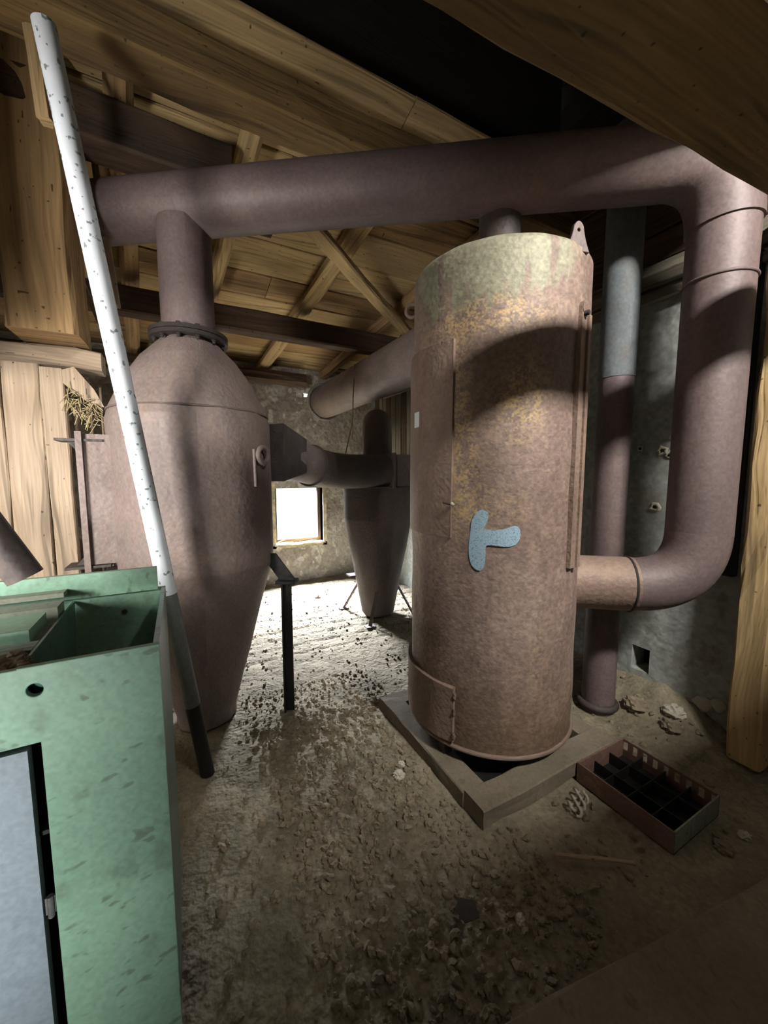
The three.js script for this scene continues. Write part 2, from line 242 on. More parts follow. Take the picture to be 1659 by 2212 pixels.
// right wall, plaster below, boards above
{ const w = wallGeo(ZF - ZB, 2.62 + 0.1, [[1.30 + ZF, 1.41 + ZF, 0.30, 0.46]], 0.3); w.rotateY(Math.PI / 2); w.translate(XR, -0.1, ZF); const m = mesh('wall_right', w, M.plasterRight); struct(m);
  mesh('niche_back', boxAt(XR + 0.15, XR + 0.16, 0.18, 0.38, -1.45, -1.26), M.darkGap, m);
  let k = 0; for (const [y, z, r] of [[1.66, -1.44, 0.014], [1.64, -1.31, 0.02], [1.73, -1.25, 0.018], [1.29, -1.33, 0.02], [1.61, -1.27, 0.014]]) { const tg = new THREE.TorusGeometry(r, r * 0.5, 5, 12), tp = tg.attributes.position; for (let i = 0; i < tp.count; i++) { const q = 0.65 + 0.8 * hash(i % 13, k, 3); tp.setXY(i, tp.getX(i) * q, tp.getY(i) * (0.7 + 0.9 * hash(i % 13, k, 9))); } tg.computeVertexNormals();
    const c = mesh('plaster_chip', tg, M.paleChip, m); c.rotation.y = Math.PI / 2; c.position.set(XR - 0.002, y, z); const h = mesh('drill_hole', new THREE.CylinderGeometry(r * 0.6, r * 0.6, 0.012, 12).rotateZ(Math.PI / 2), M.darkGap, m); h.position.set(XR - 0.002, y, z); k++; }
  for (const [y, z, s] of [[0.16, -1.0, 0.05], [0.19, -0.93, 0.04]]) { const c = mesh('broken_plaster', lumpGeo(s, 4, 0.9), M.paleChip, m); c.scale.x = 0.4; c.position.set(XR, y, z); }
  const up = group('wall_right_upper'); struct(up);
  for (let i = 0; i < 12; i++) { const y = 2.7 + i * 0.175; const b = mesh('board', timber(ZF - ZB, 0.03, 0.165, 800 + i, 0.004, 0.006, 16), i < 1 ? M.grey : i < 6 ? M.brown : M.voidShade, up); b.rotation.y = Math.PI / 2; b.position.set(XR + 0.02 + 0.008 * (i % 2), y, (ZF + ZB) / 2); }
  struct(mesh('wall_right_backing', boxAt(XR + 0.05, XR + 0.3, 2.62, HV, ZB - 0.3, ZF), M.brown));
}
// boards on the far end of the right wall
{ const g = group('trim_1'); struct(g); let z = -5.2; const r = rng(5); for (let i = 0; i < 8; i++) { const w = 0.1 + 0.05 * r(), y0 = 1.55 - 0.25 * r(); const b = mesh('board', timber(2.6 - y0, w - 0.012, 0.025, 820 + i, 0.005, 0.005, 6), i % 3 ? M.grey : M.brown, g); b.rotation.set(0, Math.PI / 2, 0); b.quaternion.setFromRotationMatrix(new THREE.Matrix4().makeBasis(V(0, 1, 0), V(1, 0, 0), V(0, 0, -1))); b.position.set(XR - 0.02, (2.6 + y0) / 2, z + w / 2); z += w; } }
// two trim boards along the top of the right wall
{ const t = group('trim_2'); struct(t); for (const [y, h, x] of [[2.565, 0.05, 0.03], [2.665, 0.075, 0.02]]) { const b = mesh('board', timber(4.6, 0.04, h, 830 + y * 10, 0.005, 0.006, 14), M.grey, t); b.rotation.y = Math.PI / 2; b.position.set(XR - x, y, -2.6); } }
{ const w = wallGeo(ZF - ZB + 0.6, HV + 0.1, [[ZF + 0.3 - 0.07, ZF + 0.3 + 0.9, 1.39, 2.03]], 0.3); w.rotateY(Math.PI / 2); w.translate(XL - 0.3, -0.1, ZF + 0.3); struct(mesh('wall_left', w, M.plasterBack)); }
{ const w = wallGeo(XR - XL + 0.6, HV + 0.1, [[0.87 - XL + 0.3, 1.53 - XL + 0.3, 3.77, 4.03]], 0.3); w.translate(XL - 0.3, -0.1, ZF); struct(mesh('wall_front', w, M.plasterBack)); }
{ const w = wallGeo(0.88 - XL, HV + 0.1, [[-0.98 - XL, -0.6 - XL, 0.65, 1.12]], 0.2); w.translate(XL, -0.1, 0.4); struct(mesh('blocker_front_near', w, M.plasterBack)); }  // unseen wall added to keep hatch light off the near cyclone
struct(mesh('blocker_return', boxAt(-1.1, -1.0, -0.1, 2.3, -0.95, 0.4), M.plasterBack));  // unseen return, put in to keep left-window light off the boiler
struct(mesh('blocker_bay', boxAt(1.02, 1.12, -0.1, HV, 0.1, 0.4), M.plasterBack));  // unseen pier added to cut more hatch light from the cyclone
struct(mesh('blocker_loft_slab', join([boxAt(0.88, XR, 2.62, 2.7, 0.73, ZF), boxAt(0.88, 1.16, 2.62, 2.7, 0.1, 0.4)]), M.brown));  // unseen slabs added to shade the near floor and cyclone cone
struct(mesh('blocker_left_slab', boxAt(XL, -1.35, 2.14, 2.22, -2.4, 0.4), M.brown));  // unseen slab added to stop left-window light rising to the beams
struct(mesh('blocker_post_side', boxAt(-1.04, -1.0, 1.94, 3.3, -2.4, -1.5), M.brown));  // unseen board added to shade the upper hanging post
struct(mesh('wall_right_front', boxAt(XR, XR + 0.3, -0.1, HV, ZF, ZF + 0.3), M.plasterRight));
// sloping board deck over the far part of the room, joists under it, dark loft over the near part
{ const c = group('ceiling'); struct(c); const mats = [M.gold, M.pale, M.gold, M.pale], r = rng(77); let z = ZB - 0.25, i = 0;
  while (z < -2.2) { const w = 0.26 + 0.16 * r(), zc = z + w / 2, y = deck(zc) + 0.135 + 0.012 * r();
    const parts = z < -4.12 && z + w > -4.12 ? [[XL, 2.41], [2.53, XR + 0.3]] : r() < 0.5 ? [[XL, 0.6 + r()], [0, XR + 0.3]] : [[XL, XR + 0.3]]; if (parts.length === 2 && parts[1][0] === 0) parts[1][0] = parts[0][1] + 0.006;
    for (const [a, b] of parts) { const m = mesh('board', timber(b - a, w - 0.008, 0.028, 840 + i, 0.005, 0.005, 8), mats[Math.floor(r() * 4)], c); m.position.set((a + b) / 2, y, zc); m.rotation.x = -Math.atan(0.19); i++; }
    z += w; }
  for (const [a, b, z0, z1] of [[XL, XR + 0.3, -5.6, -4.2], [XL, 2.405, -4.2, -4.04], [2.535, XR + 0.3, -4.2, -4.04], [XL, XR + 0.3, -4.04, -2.2]]) { const L = (z1 - z0) * Math.hypot(1, 0.19), m = mesh('roofing', boxAt(a, b, 0, 0.04, -L / 2, L / 2), M.voidShade, c); m.rotation.x = -Math.atan(0.19); m.position.set(0, deck((z0 + z1) / 2) + 0.172, (z0 + z1) / 2); }
  struct(mesh('wall_loft', boxAt(XL, XR, deck(-2.2) + 0.14, HV, -2.22, -2.16), M.voidShade));
  struct(mesh('blocker_loft_header', join([boxAt(XL, XR, 3.96, 4.03, -0.5, ZF), boxAt(XL, XR, 3.1, 3.96, -0.5, -0.4)]), M.voidShade));  // unseen slab and header added to keep hatch light out of the void
  struct(mesh('roof', boxAt(XL - 0.3, XR + 0.3, HV, HV + 0.15, -2.6, ZF + 0.3), M.voidShade));
}
// left partition of upright planks on a beam
{ const g = group('wall_partition', [-0.5, 0, -2.65]); struct(g); const r = rng(31); let x = 0;
  [0.105, 0.155, 0.17, 0.15, 0.16, 0.17, 0.15, 0.16].forEach((w, i) => { const b = mesh('plank', timber(2.06 - (i ? 0 : 0.03), w - 0.006, 0.04 + (i ? 0 : 0.02), 860 + i, 0.005, 0.006, 10), M.dusty, g); b.quaternion.setFromRotationMatrix(new THREE.Matrix4().makeBasis(V(0, 1, 0), V(0, 0, -1), V(-1, 0, 0))); b.position.set(x - w / 2, 1.03, 0.012 * r()); x -= w; });
}

// ---------------------------------------------------------------- roof timbers
const beamOf = (name, a, b, w, h, m, label, cat, grp, o) => tag(laid(name, a, b, w, h, m, null, o), label, cat, grp);
beamOf('ceiling_beam', [0.0, 2.44, -0.598], [2.62, 2.44, -0.418], 0.285, 0.08, M.beam, 'massive ochre beam crossing the top right corner, over the duct elbow', 'beam', null, { seed: 901, rough: 0.012, seg: 16 });
beamOf('ceiling_beam', [XL, 3.31, -2.1], [XR, 3.31, -2.1], 0.2, 0.18, M.beam, 'long golden hewn beam above the overhead duct, lit along its underside', 'beam', null, { seed: 902, rough: 0.014, seg: 20 });
beamOf('ceiling_beam', [XL, 3.2, -2.5], [0.34, 3.2, -2.52], 0.2, 0.22, M.brown, 'dark brown beam with a cut end above the duct over the near cyclone', 'beam', null, { seed: 903, rough: 0.012, seg: 12 });
beamOf('ceiling_beam', [XL, 2.88, -3.86], [XR + 0.05, 2.88, -3.86], 0.15, 0.2, M.brown, 'dark squared cross beam under the far joists, behind the two vessels', 'beam', null, { seed: 904, rough: 0.008, seg: 16 });
beamOf('wall_plate', [XL, 2.72, -5.14], [1.54, 2.72, -5.14], 0.18, 0.15, M.brown, 'weathered round-edged wall plate along the top of the far wall', 'beam', null, { seed: 905, rough: 0.016, bev: 0.04, seg: 18 });
// joists: each from the far wall up towards the viewer, under the boards
const joist = (x0, x1, w, m, label, s) => beamOf('ceiling_joist', [x0, deck(-5.3) + 0.06, -5.3], [x1, deck(-2.3) + 0.06, -2.3], w, 0.115, m, label, 'joist', 'joists under the far board ceiling', { seed: s, rough: 0.014, bev: 0.03, seg: 12 });
joist(0.22, 0.47, 0.11, M.pale, 'pale joist just right of the short duct rising from the near cyclone', 911);
joist(1.0, 1.34, 0.14, M.pale, 'round-edged pale joist running down to the far wall over the window', 912);
joist(1.83, 2.27, 0.13, M.gold, 'ochre joist meeting the foot of the slanting brace, next to the rusty boiler', 913);
joist(-0.38, -0.16, 0.12, M.gold, 'golden joist left of the near cyclone, behind the white pole', 914);
joist(2.585, 2.6, 0.12, M.brown, 'brown joist along the right wall above the rusty boiler', 915);
beamOf('diagonal_brace', [0.66, 3.17, -2.52], [2.2, 2.98, -3.62], 0.12, 0.06, M.pale, 'long pale slanting brace nailed under the joists, ending beside the boiler', 'brace', null, { seed: 921, rough: 0.01, seg: 12 });
{ const b = laid('ceiling_block', [0.52, deck(-3.05) + 0.09, -3.05], [0.70, deck(-3.05) + 0.09, -3.05], 0.2, 0.08, M.brown, null, { seed: 922, seg: 3 }); tag(b, 'small square wooden block on the ceiling boards near the pale joist', 'block'); }
// posts and loose boards at the left
beamOf('hanging_post', [-0.53, 2.17, -2.58], [-0.53, 4.4, -2.58], 0.34, 0.27, M.gold, 'thick hewn post with a cut lower end above the plank partition', 'post', null, { seed: 931, rough: 0.012, bev: 0.02, seg: 14, up: V(1, 0, 0) });
beamOf('partition_beam', [XL, 2.125, -2.69], [-0.34, 2.105, -2.69], 0.15, 0.1, M.dusty, 'dusty horizontal beam on top of the plank partition', 'beam', null, { seed: 932, rough: 0.01, seg: 14 });
beamOf('split_board', [-0.395, 2.9, -2.13], [-0.455, 3.6, -2.13], 0.05, 0.05, M.pale, 'split pale board behind the top end of the white pole', 'board', null, { seed: 933, rough: 0.012, seg: 6, up: V(1, 0, 0) });
beamOf('upright_board', [-0.26, 2.45, -2.75], [-0.345, 3.4, -2.75], 0.03, 0.07, M.dusty, 'narrow upright board right of the white pole, above the overhead duct', 'board', null, { seed: 934, rough: 0.006, seg: 6, up: V(0, 0, 1) });
beamOf('loose_lath', [-0.255, 2.03, -3.2], [-0.675, 3.29, -3.2], 0.03, 0.1, M.dusty, 'slanting loose lath between white pole and shoulder of the near cyclone', 'board', null, { seed: 935, rough: 0.006, seg: 6, up: V(0, 0, 1) });
beamOf('wooden_post', [2.532, 0.03, -0.76], [2.532, 2.72, -0.78], 0.13, 0.125, M.pale, 'upright split wooden post at the right edge, beside the grey wall', 'post', null, { seed: 936, rough: 0.012, bev: 0.012, seg: 16, up: V(1, 0, 0) });
tag(mesh('black_strip', join([boxAt(2.585, 2.6, 0.95, 2.6, -1.0, -0.9), boxAt(2.6, 2.638, 0.95, 2.6, -1.0, -0.985), boxAt(2.6, 2.638, 0.95, 2.6, -0.915, -0.9)]), M.black), 'black upright channel on the wall between duct and wooden post', 'channel');  // plain black strip drawn in the dark gap left of the post

// ---------------------------------------------------------------- overhead duct: near cyclone, over the boiler, down to its side
const TK = [1.53, -1.6], CY = [0.09, -2.5], DU = [2.31, -0.957];
{ const d = group('overhead_duct', [TK[0], 2.94, TK[1]]); tag(d, 'long rusty overhead duct that turns down into the side of the boiler', 'duct'); const L = (x, y, z) => [x - TK[0], y - 2.94, z - TK[1]];
  const dir = V(DU[0] - CY[0], 0, DU[1] - CY[1]).normalize(), H = 2.945, R = 0.15, p = (t, y = H) => L(CY[0] + dir.x * t, y, CY[1] + dir.z * t), len = Math.hypot(DU[0] - CY[0], DU[1] - CY[1]);
  mesh('horizontal_pipe', pipe([p(-0.72), p(len - 0.26)], R, 30), M.duct, d);
  mesh('end_ring', ring(p(-0.72), [dir.x, 0, dir.z], R, 0.012), M.duct, d);
  mesh('upper_elbow', pipe(elbow(p(len - 0.27), p(len), L(DU[0], H - 0.3, DU[1])), 0.147, 20), M.duct, d);
  mesh('vertical_pipe', pipe([L(DU[0], H - 0.29, DU[1]), L(DU[0], 1.2, DU[1])], 0.138, 30), M.duct, d);
  mesh('joint_ring', ring(L(DU[0], 2.4, DU[1]), [0, 1, 0], 0.139, 0.007), M.duct, d);
  const to = V(TK[0] - DU[0], 0, TK[1] - DU[1]).normalize(), q = (t, y = 0.92) => L(DU[0] + to.x * t, y, DU[1] + to.z * t);
  mesh('lower_elbow', pipe(elbow(L(DU[0], 1.21, DU[1]), q(0), q(0.3)), 0.138, 20), M.duct, d);
  mesh('inlet_collar', pipe([q(0.29), q(0.62)], 0.141, 6), M.sleeve, d);
  mesh('weld_seam', ring(q(0.31), [to.x, 0, to.z], 0.141, 0.006), M.dark, d);
  const drop = L(CY[0], 0, CY[1]); mesh('drop_pipe', pipe([[drop[0], H - 2.94 - 0.1, drop[2]], [drop[0], 2.262 - 2.94, drop[2]]], 0.136, 8), M.duct, d);
  mesh('boiler_stub', pipe([[0.0, -0.08, 0.0], [0.0, 2.5 - 2.94, 0.0]], 0.105, 6), M.dark, d);
}

// ---------------------------------------------------------------- near cyclone
{ const c = group('dust_cyclone', [CY[0], 0, CY[1]]); tag(c, 'big rusty dust cyclone with bolted collar and cone top, behind the white pole', 'cyclone');
  mesh('shell', revolve(densify([[0.0, 0.01], [0.165, 0.01], [0.165, 0.06], [0.42, 0.98], [0.421, 1.05], [0.42, 1.78], [0.40, 1.85], [0.33, 2.0], [0.25, 2.12], [0.14, 2.235]], 5), 96, 0, Math.PI * 2, false, 0.012, 7), M.cyclone, c);
  mesh('weld_seam', ring([0, 1.83, 0], [0, 1, 0], 0.408, 0.005, 80), M.cyclone, c);
  for (const y of [2.238, 2.262]) mesh('flange', moved(new THREE.CylinderGeometry(0.2, 0.2, 0.02, 48), 0, y, 0), M.dark, c);
  const bolt = join([moved(new THREE.CylinderGeometry(0.013, 0.013, 0.016, 6), 0, -0.02, 0), moved(new THREE.CylinderGeometry(0.008, 0.008, 0.075, 8), 0, 0.0, 0), moved(new THREE.CylinderGeometry(0.013, 0.013, 0.016, 6), 0, 0.03, 0)]);
  for (let i = 0; i < 12; i++) { const a = i / 12 * Math.PI * 2 + 0.2; const b = mesh('bolt', bolt, M.dark, c); b.position.set(0.175 * Math.sin(a), 2.246, 0.175 * Math.cos(a)); }
  // lifting lug: a ring on a rod
  const lug = group('lifting_lug', [0.288, 1.6, 0.318], c); lug.rotation.y = 0.74;
  mesh('lug_ring', ring([0.035, 0.0, 0.016], [0, 0, 1], 0.042, 0.014, 28), M.cyclone, lug); mesh('lug_rod', pipe([[-0.02, 0.03, 0.0], [-0.018, -0.17, 0.004]], 0.009, 4, 12), M.cyclone, lug);
  // square inlet on the left side with its flange plates
  const inl = group('inlet_box', [-0.44, 1.37, 0.02], c);
  mesh('inlet_shell', moved(uvBox(0.24, 0.64, 0.3), 0.06, 0, 0), M.cyclone, inl);
  mesh('inlet_flange', join([boxAt(-0.075, -0.05, -0.36, 0.33, 0.14, 0.17), boxAt(-0.075, -0.05, -0.36, 0.33, -0.17, -0.14)]), M.cyclone, inl);
  mesh('weld_strip', boxAt(0.07, 0.085, -0.33, 0.31, 0.148, 0.158), M.sleeve, inl);
  for (const [y, s] of [[0.29, -1], [-0.33, 1]]) { mesh('shelf_plate', boxAt(-0.155, 0.03, y - 0.006, y + 0.006, 0.02, 0.16), M.dark, inl); mesh('gusset', moved(plate([[-0.12, 0], [-0.02, 0], [-0.02, s * 0.13]], 0.008), 0, y, 0.1), M.dark, inl); }
  // support legs: gusset bracket on the shell and a post under it
  for (const [a, n] of [[1.06, 0], [3.2, 1], [-1.2, 2]]) {
    const lg = group('support_leg', [0.515 * Math.sin(a), 0, 0.515 * Math.cos(a)], c); lg.rotation.y = a - Math.PI / 2;
    mesh('leg_post', join([boxAt(-0.028, 0.028, 0.02, 0.86, -0.006, 0.006), boxAt(-0.028, -0.017, 0.02, 0.86, -0.028, 0.028)]), M.black, lg);
    mesh('leg_foot', boxAt(-0.05, 0.05, 0.0, 0.02, -0.045, 0.045), M.black, lg);
    mesh('leg_bracket', join([moved(plate([[-0.105, 0.16], [-0.06, 0.16], [0.055, 0.0], [-0.04, 0.0], [-0.11, 0.1]], 0.012), 0, 0.87, -0.006), boxAt(-0.055, 0.06, 0.855, 0.872, -0.045, 0.045)]), M.black, lg);
  }
}

// ---------------------------------------------------------------- far cyclone and the pipe that joins the two
{ const c = group('small_cyclone', [1.82, 0, -3.56]); tag(c, 'smaller dark cyclone on splayed struts, half hidden behind the boiler', 'cyclone');
  mesh('shell', revolve(densify([[0.0, 0.02], [0.15, 0.02], [0.17, 0.05], [0.345, 0.99], [0.355, 1.05], [0.355, 1.36], [0.36, 1.375], [0.0, 1.375]], 4), 72, 0, Math.PI * 2, false, 0.012, 9), M.far, c);
  mesh('rim', ring([0, 1.37, 0], [0, 1, 0], 0.359, 0.008, 64), M.far, c);
  mesh('head_box', boxAt(-0.02, 0.3, 1.38, 1.68, -0.28, 0.39), M.far, c);
  mesh('head_flange', boxAt(-0.032, -0.012, 1.365, 1.695, -0.1, 0.405), M.far, c);
  mesh('dome_pipe', pipe([[0.02, 1.6, -0.05], ...elbow([0.02, 1.86, -0.05], [0.02, 2.06, -0.06], [0.19, 2.05, -0.38], 8), [0.6, 2.05, -1.2]], 0.152, 30), M.far, c);
  for (const [x, z, tx, tz] of [[-0.26, -0.33, -0.14, -0.13], [-0.23, 0.28, -0.08, 0.17], [0.3, 0.25, 0.15, 0.1]]) { const q = group('strut', [x, 0, z], c); mesh('strut_bar', bar([0, 0.01, 0], [tx - x, 0.38, tz - z], 0.035, 0.012), M.far, q); mesh('strut_foot', boxAt(-0.05, 0.05, 0, 0.014, -0.035, 0.035), M.far, q); }
  mesh('shelf_bracket', boxAt(-0.3, -0.12, 0.43, 0.445, -0.16, -0.04), M.far, c);
}
{ const d = group('link_duct', [1.0, 1.55, -3.1]); tag(d, 'bent dark pipe joining the near cyclone to the far one', 'duct'); const L = (x, y, z) => [x - 1.0, y - 1.55, z + 3.1];
  mesh('square_transition', (() => { const g = new THREE.CylinderGeometry(0.17, 0.26, 0.34, 4, 1); g.rotateY(Math.PI / 4); g.rotateZ(-Math.PI / 2); const a = V(0.44, 1.61, -2.62), b = V(0.8, 1.6, -2.9), x = b.clone().sub(a).normalize(), z = x.clone().cross(V(0, 1, 0)).normalize(); g.applyMatrix4(new THREE.Matrix4().makeBasis(x, z.clone().cross(x), z)); return moved(g, ...L(0.62, 1.63, -2.74)); })(), M.dark, d);
  mesh('bent_pipe', pipe([L(0.66, 1.62, -2.79), L(0.86, 1.585, -2.98), L(1.08, 1.54, -3.12), L(1.34, 1.52, -3.24), L(1.6, 1.525, -3.3), L(1.9, 1.525, -3.34)], 0.155, 40), M.far, d);
  mesh('joint_ring', ring(L(0.95, 1.565, -3.055), [0.8, -0.15, -0.6], 0.163, 0.009), M.far, d);
  mesh('clamp', moved(lumpGeo(0.045, 3, 1), ...L(0.74, 1.77, -2.86)), M.far, d);
}
tag(mesh('exhaust_pipe', join([pipe([[1.85, 2.49, ZB + 0.005], [1.85, 2.49, -2.45]], 0.215, 24)]), M.cyclone), 'thick rusty pipe through the far wall, running under the ceiling behind the boiler', 'pipe');
struct(mesh('wall_collar', (() => { const g = ring([1.85, 2.49, ZB + 0.01], [0, 0, 1], 0.238, 0.022, 40); return g; })(), M.plasterBack));
{ const d = group('drain_pipe', [2.305, 0, -1.418]); tag(d, 'upright pipe behind the boiler, grey galvanised above and rusty below', 'pipe');
  mesh('lower_pipe', pipe([[0, -0.02, 0], [0, 2.06, 0]], 0.094, 20, 32), M.duct, d); const u = mesh('upper_pipe', pipe([[0, 2.055, 0], [0, 3.4, 0]], 0.097, 12, 32), M.galv, d); u.userData.label = 'grey galvanised upper length';
  mesh('floor_collar', ring([0, 0.05, 0], [0, 1, 0], 0.1, 0.02), M.dark, d); }

// ---------------------------------------------------------------- boiler and its square footing
{ const s = group('boiler_footing', [1.53, 0, -1.58]); tag(s, 'square dusty frame of boards on the floor under the boiler', 'footing');
  for (const [x0, x1, z0, z1] of [[-0.47, 0.45, 0.35, 0.475], [-0.47, 0.45, -0.48, -0.355], [-0.475, -0.35, -0.355, 0.35], [0.33, 0.45, -0.355, 0.35]]) { const w = x1 - x0, d = z1 - z0, along = w > d; const m = mesh('frame_board', timber(Math.max(w, d), Math.min(w, d), 0.085, 950 + Math.round(x0 * 50 + z0 * 90), 0.008, 0.006, 8), M.step, s); if (!along) m.rotation.y = Math.PI / 2; m.position.set((x0 + x1) / 2, 0.05, (z0 + z1) / 2); }
  mesh('pit', boxAt(-0.35, 0.33, -0.02, 0.022, -0.355, 0.35), M.black, s);
}
{ const t = group('boiler', [TK[0], 0, TK[1]]); tag(t, 'tall rusty boiler cylinder with a pale blue paint mark, standing on the square footing', 'boiler');
  const R = 0.44, F = Math.atan2(-TK[0], -TK[1]), A = (d) => F + d * Math.PI / 180, on = (d, y, r = R) => [r * Math.sin(A(d)), y, r * Math.cos(A(d))];
  const prof = [[R, 0.15]]; for (let y = 0.2; y < 2.47; y += 0.05) prof.push([R, y]); prof.push([R, 2.475], [R - 0.012, 2.495], [R - 0.03, 2.5]);
  mesh('shell', revolve(prof, 128, A(180), Math.PI * 2, true, 0.01, 21), M.tank, t);
  mesh('top_plate', revolve([[R - 0.03, 2.5], [0.2, 2.51], [0, 2.512]], 64), M.tank, t);
  mesh('bottom_rim', ring([0, 0.165, 0], [0, 1, 0], R + 0.002, 0.012, 90), M.sleeve, t);
  mesh('bottom_plate', revolve([[0, 0.155], [R - 0.01, 0.15]], 64), M.dark, t);
  for (const [x, z] of [[-0.39, 0.12], [0.37, 0.12], [-0.2, -0.36], [0.2, -0.36]]) mesh('foot_block', boxAt(x - 0.025, x + 0.025, 0.09, 0.152, z - 0.025, z + 0.025), M.dark, t);
  // riveted-on sleeve plate at the left, with a little thickness
  const curved = (d0, d1, y0, y1, th, dent = 0.004, seed = 1, wav = 0) => { const n = 40, r1 = R + th, w = (i, y) => y + wav * (hash(Math.round(i), Math.round(y * 10), seed) - 0.5); const a = revolve(densify([[R - 0.004, y0], [r1, y0], [r1, y0 + 0.006], [r1, y1 - 0.006], [r1, y1], [R - 0.004, y1]], 3), n, A(d0), (d1 - d0) * Math.PI / 180, false, dent, seed); const ends = [d0, d1].map((d) => { const [x, , z] = on(d, 0, R + th / 2 - 0.002); const g = uvBox(0.003, y1 - y0, th + 0.004); g.rotateY(A(d)); return moved(g, x, (y0 + y1) / 2, z); }); return join([a, ...ends]); };
  mesh('sleeve_plate', curved(-150, -24, 1.2, 2.1, 0.015, 0.006, 31), M.sleeve, t);
  mesh('access_door', curved(-140, -20, 0.19, 0.47, 0.02, 0.008, 33), M.sleeve, t);
  const hd = group('door_hinge', on(-19, 0.33, R + 0.02), t); for (const y of [-0.1, 0.02, 0.1]) { const k = mesh('hinge_knuckle', lumpGeo(0.009, 8 + y * 20, 2.2), M.sleeve, hd); k.position.y = y; }
  // upright strap with a rounded head at the right
  const st = group('strap', on(55, 0), t); st.rotation.y = A(55);
  mesh('strap_bar', boxAt(-0.034, 0.04, 1.06, 2.22, -0.012, 0.02), M.sleeve, st); mesh('strap_rib', boxAt(0.012, 0.04, 1.06, 2.2, 0.018, 0.03), M.sleeve, st);
  mesh('strap_head', moved(new THREE.CylinderGeometry(0.033, 0.033, 0.03, 24).rotateX(Math.PI / 2), 0, 2.225, 0.008), M.sleeve, st);
  mesh('strap_bolt', moved(new THREE.CylinderGeometry(0.012, 0.012, 0.03, 6).rotateX(Math.PI / 2), -0.012, 2.2, 0.025), M.dark, st);
  // lifting eye standing on the top edge
  const ey = group('lifting_eye', on(50, 2.46, R - 0.02), t); ey.rotation.y = A(28); { const s = new THREE.Shape(); s.moveTo(-0.055, 0); s.quadraticCurveTo(-0.03, 0.05, -0.022, 0.1); s.quadraticCurveTo(0, 0.14, 0.022, 0.1); s.quadraticCurveTo(0.03, 0.05, 0.055, 0); s.closePath(); const h = new THREE.Path(); h.absarc(0, 0.085, 0.009, 0, 6.283); s.holes.push(h); mesh('eye_plate', new THREE.ExtrudeGeometry(s, { depth: 0.014, bevelEnabled: true, bevelSize: 0.002, bevelThickness: 0.002, bevelSegments: 1 }), M.far, ey); }
  const ea = mesh('side_eye', ring(on(-88, 2.4, R + 0.015), [Math.cos(A(-88)), 0, -Math.sin(A(-88))], 0.035, 0.01, 24), M.sleeve, t);
  // paint mark and sticker follow the curved shell
  const onShell = (pts, dC, hC, off, div) => { const s = new THREE.Shape(); s.moveTo(...pts[0]); s.splineThru(pts.slice(1).concat([pts[0]]).map((p) => new THREE.Vector2(...p))); const g0 = new THREE.ExtrudeGeometry(s, { depth: 0.0015, bevelEnabled: false, curveSegments: div }); let g = g0.toNonIndexed(); for (let k = 0; k < 3; k++) g = split(g); const p = g.attributes.position, uv = g.attributes.uv; for (let i = 0; i < p.count; i++) { const x = p.getX(i), y = p.getY(i), z = p.getZ(i), a = A(dC) + x / R; uv.setXY(i, x * 4, y * 4); p.setXYZ(i, (R + off + z) * Math.sin(a), hC + y, (R + off + z) * Math.cos(a)); } g.computeVertexNormals(); return g; };
  function split(g) { const P = g.attributes.position, out = [], uv = []; for (let i = 0; i < P.count; i += 3) { const v = [0, 1, 2].map((k) => V().fromBufferAttribute(P, i + k)), m = [0, 1, 2].map((k) => v[k].clone().add(v[(k + 1) % 3]).multiplyScalar(0.5)); for (const tr of [[v[0], m[0], m[2]], [m[0], v[1], m[1]], [m[2], m[1], v[2]], [m[0], m[1], m[2]]]) for (const q of tr) { out.push(q.x, q.y, q.z); uv.push(0, 0); } } const n = new THREE.BufferGeometry(); n.setAttribute('position', new THREE.Float32BufferAttribute(out, 3)); n.setAttribute('uv', new THREE.Float32BufferAttribute(uv, 2)); return n; }
  const mark = [[-0.045, 0.155], [-0.02, 0.14], [-0.022, 0.1], [-0.035, 0.07], [0.0, 0.065], [0.05, 0.07], [0.095, 0.085], [0.118, 0.07], [0.12, 0.03], [0.1, 0.0], [0.06, -0.01], [0.0, -0.005], [-0.025, -0.012], [-0.025, -0.05], [-0.03, -0.1], [-0.05, -0.125], [-0.085, -0.105], [-0.1, -0.05], [-0.1, 0.0], [-0.095, 0.05], [-0.09, 0.1], [-0.07, 0.14]];
  mesh('blue_paint_mark', onShell(mark, 0.5, 1.185, 0.004, 3), M.blue, t).userData.label = 'pale blue sprayed paint mark';
  const sk = mesh('white_sticker', uvBox(0.056, 0.075, 0.002), M.paper, t); sk.userData.label = 'small blank white square sticker'; sk.position.set(...on(-55, 1.77, R + 0.019)); sk.rotation.y = A(-55);
  const lt = group('latch_pin', on(-22, 1.36, R + 0.02), t); lt.rotation.y = A(-22); mesh('pin_rod', pipe([[-0.05, 0.004, 0.004], [0.0, -0.004, 0.008]], 0.004, 2, 8), M.dark, lt); mesh('pin_head', moved(lumpGeo(0.009, 4, 1), 0.0, 0, 0.008), M.paleChip, lt);
}

